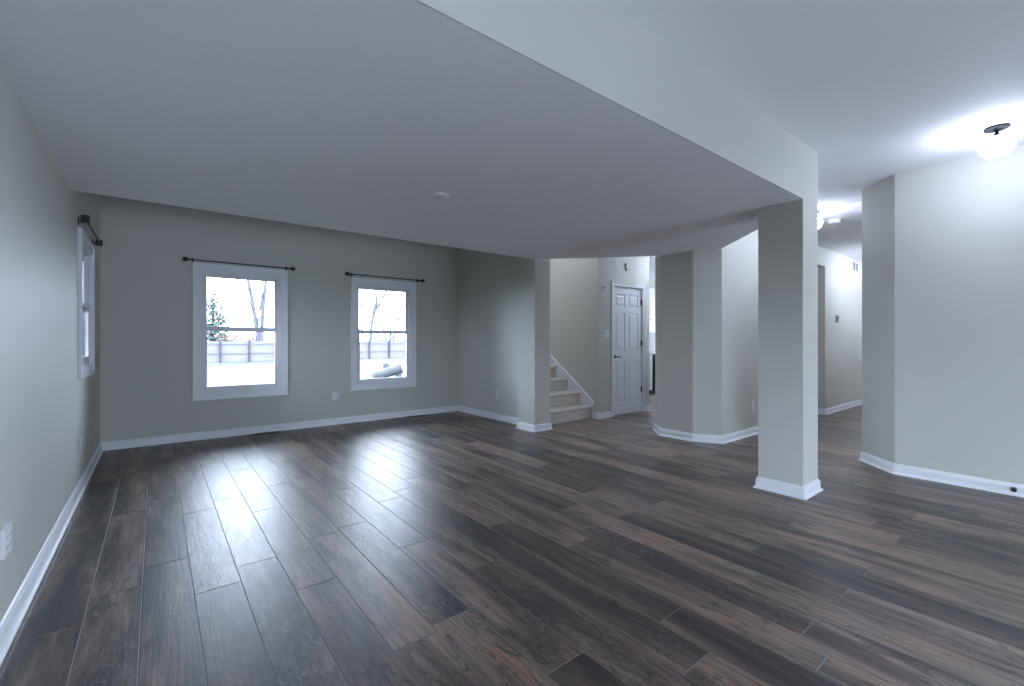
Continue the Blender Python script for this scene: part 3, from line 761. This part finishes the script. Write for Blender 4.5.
# spruce
q = pix(213, 340, 41)
o = empty('spruce_tree', (q.x, q.y, GZ)); tag(o, 'conical evergreen tree behind the fence seen through the left far window', 'tree')
H = 7.0
MB().tube([(0, 0, 0), (0, 0, H * .6), (0, 0, H)], [.16, .09, .02], 8).build('trunk', 'bark', o)
mb = MB()
for k in range(34):
    z = .5 + (H - .6) * (k / 33) ** .95; R_ = 2.6 * (1 - z / H) + .12
    for j in range(13 if k < 24 else 8):
        a = rt.uniform(0, 2 * math.pi); L_ = R_ * rt.uniform(.6, 1.15); dv = Vector((math.cos(a), math.sin(a), 0)); sd = Vector((-dv.y, dv.x, 0))
        p0 = Vector((0, 0, z)); m1 = p0 + dv * L_ * .55 + Vector((0, 0, -.10 * L_)); e1 = p0 + dv * L_ + Vector((0, 0, .05 * L_))
        mb.tube([p0, m1, e1], [.03, .02, .008], 4)
        for s in range(5):
            f_ = .3 + .15 * s; c = p0.lerp(m1, f_ / .55) if f_ < .55 else m1.lerp(e1, (f_ - .55) / .45)
            for sg in (-1, 1):
                ln = L_ * .30 * (1.15 - f_); tip = c + sd * sg * ln + dv * ln * .6 + Vector((0, 0, -.05))
                mb.tube([c, c.lerp(tip, .5), tip], [.02, .065, .01], 4)
mb.build('foliage', 'needles', o)

def house(x, y, rz, wx, wy, hw, hr, roof, label):
    o = empty('house', (x, y, GZ), rz); tag(o, label, 'house')
    MB().box(-wx / 2, wx / 2, -wy / 2, wy / 2, 0, hw).build('walls', 'siding', o)
    mb = MB(); e = .4
    mb.prism([(-wy / 2 - e, hw - .15), (wy / 2 + e, hw - .15), (0, hw + hr)], -wx / 2 - e, wx / 2 + e, 'x'); mb.build('roof', roof, o)
    n = max(2, int(wx / 2.5))
    for i in range(n):
        c = -wx / 2 + wx * (i + .5) / n
        f = MB(); f.box(c - .5, c + .5, -wy / 2 - .05, -wy / 2 - .001, hw * .35, hw * .85); fo = f.build('window_frame', 'trim', o)
        MB().box(c - .42, c + .42, -wy / 2 - .06, -wy / 2 - .051, hw * .35 + .08, hw * .85 - .08).build('window_pane', 'housepane', fo)
q = pix(227, 338, 130); house(q.x, q.y, math.radians(-30), 4.6, 5, 1.9, 1.4, 'redroof', 'small distant house with a red roof beside the evergreen tree')
q = pix(249, 338, 110); house(q.x, q.y, math.radians(-25), 4.4, 4, 1.5, .9, 'redroof', 'low distant house with a red roof behind the twin trunks')
q = pix(389, 338, 90); house(q.x, q.y, math.radians(-35), 6.5, 6, 1.7, .9, 'greyroof', 'long low distant house with a grey roof behind the fence')

# log lying on the lawn and a stump behind it
def log(p0, p1, r, label, name='fallen_log', cat='log'):
    c = (Vector(p0) + Vector(p1)) / 2; o = empty(name, (c.x, c.y, GZ)); tag(o, label, cat)
    a = Vector(p0) - c; b = Vector(p1) - c; pts = []; rs = []
    for i in range(9):
        t_ = i / 8; p = a.lerp(b, t_); p = Vector((p.x, p.y, r * .96 + .02 * math.sin(5 * t_))); pts.append(p); rs.append(r * (.93 + .08 * math.sin(7 * t_ + 1)))
    MB().tube(pts, rs, 18).build('bark_cylinder', 'bark', o, True)
    d = (pts[-1] - pts[-2]).normalized(); MB().tube([pts[-1], pts[-1] + d * .012], [r * .85, r * .84], 18).build('cut_end', 'cutwood', o)
    e = (pts[0] - pts[1]).normalized(); MB().tube([pts[0], pts[0] + e * .012], [r * .8, r * .79], 18).build('cut_end', 'cutwood', o)
q0 = pix(373, 377, 16.6); q1 = pix(401, 368.5, 17.0)
o = empty('fallen_log', (q0.x, q0.y, GZ)); tag(o, 'thick grey log propped at one end on the lawn seen through the right far window', 'log')
A_ = Vector((0, 0, .16)); B_ = Vector((q1.x - q0.x, q1.y - q0.y, q1.z - GZ)); pts = [A_.lerp(B_, i / 8) + Vector((0, 0, .012 * math.sin(i * 1.7))) for i in range(9)]
MB().tube(pts, [.160 + .004 * math.sin(i * 1.9) + .003 * i for i in range(9)], 20).build('bark_cylinder', 'logbark', o, True)
d = (B_ - A_).normalized(); MB().tube([pts[-1], pts[-1] + d * .012], [.18, .178], 20).build('cut_end', 'cutwood', o)
q2 = B_.lerp(A_, .1)
MB().tube([(q2.x, q2.y, q2.z - .05), (q2.x + .02, q2.y - .02, .12), (q2.x + .03, q2.y - .03, 0)], [.12, .11, .13], 14).build('branch_stub', 'logbark', o, True)
q = pix(386.3, 365.5, 24)
o = empty('log_section', (q.x, q.y, GZ)); tag(o, 'short round grey log section on the lawn behind the thick log', 'log')
MB().tube([(-.14, -.30, .17), (.0, 0, .175), (.14, .30, .17)], [.165, .175, .165], 20).build('bark_cylinder', 'logbark', o, True)
MB().tube([(-.14, -.30, .17), (-.145, -.311, .17)], [.15, .149], 20).build('cut_end', 'cutwood', o)
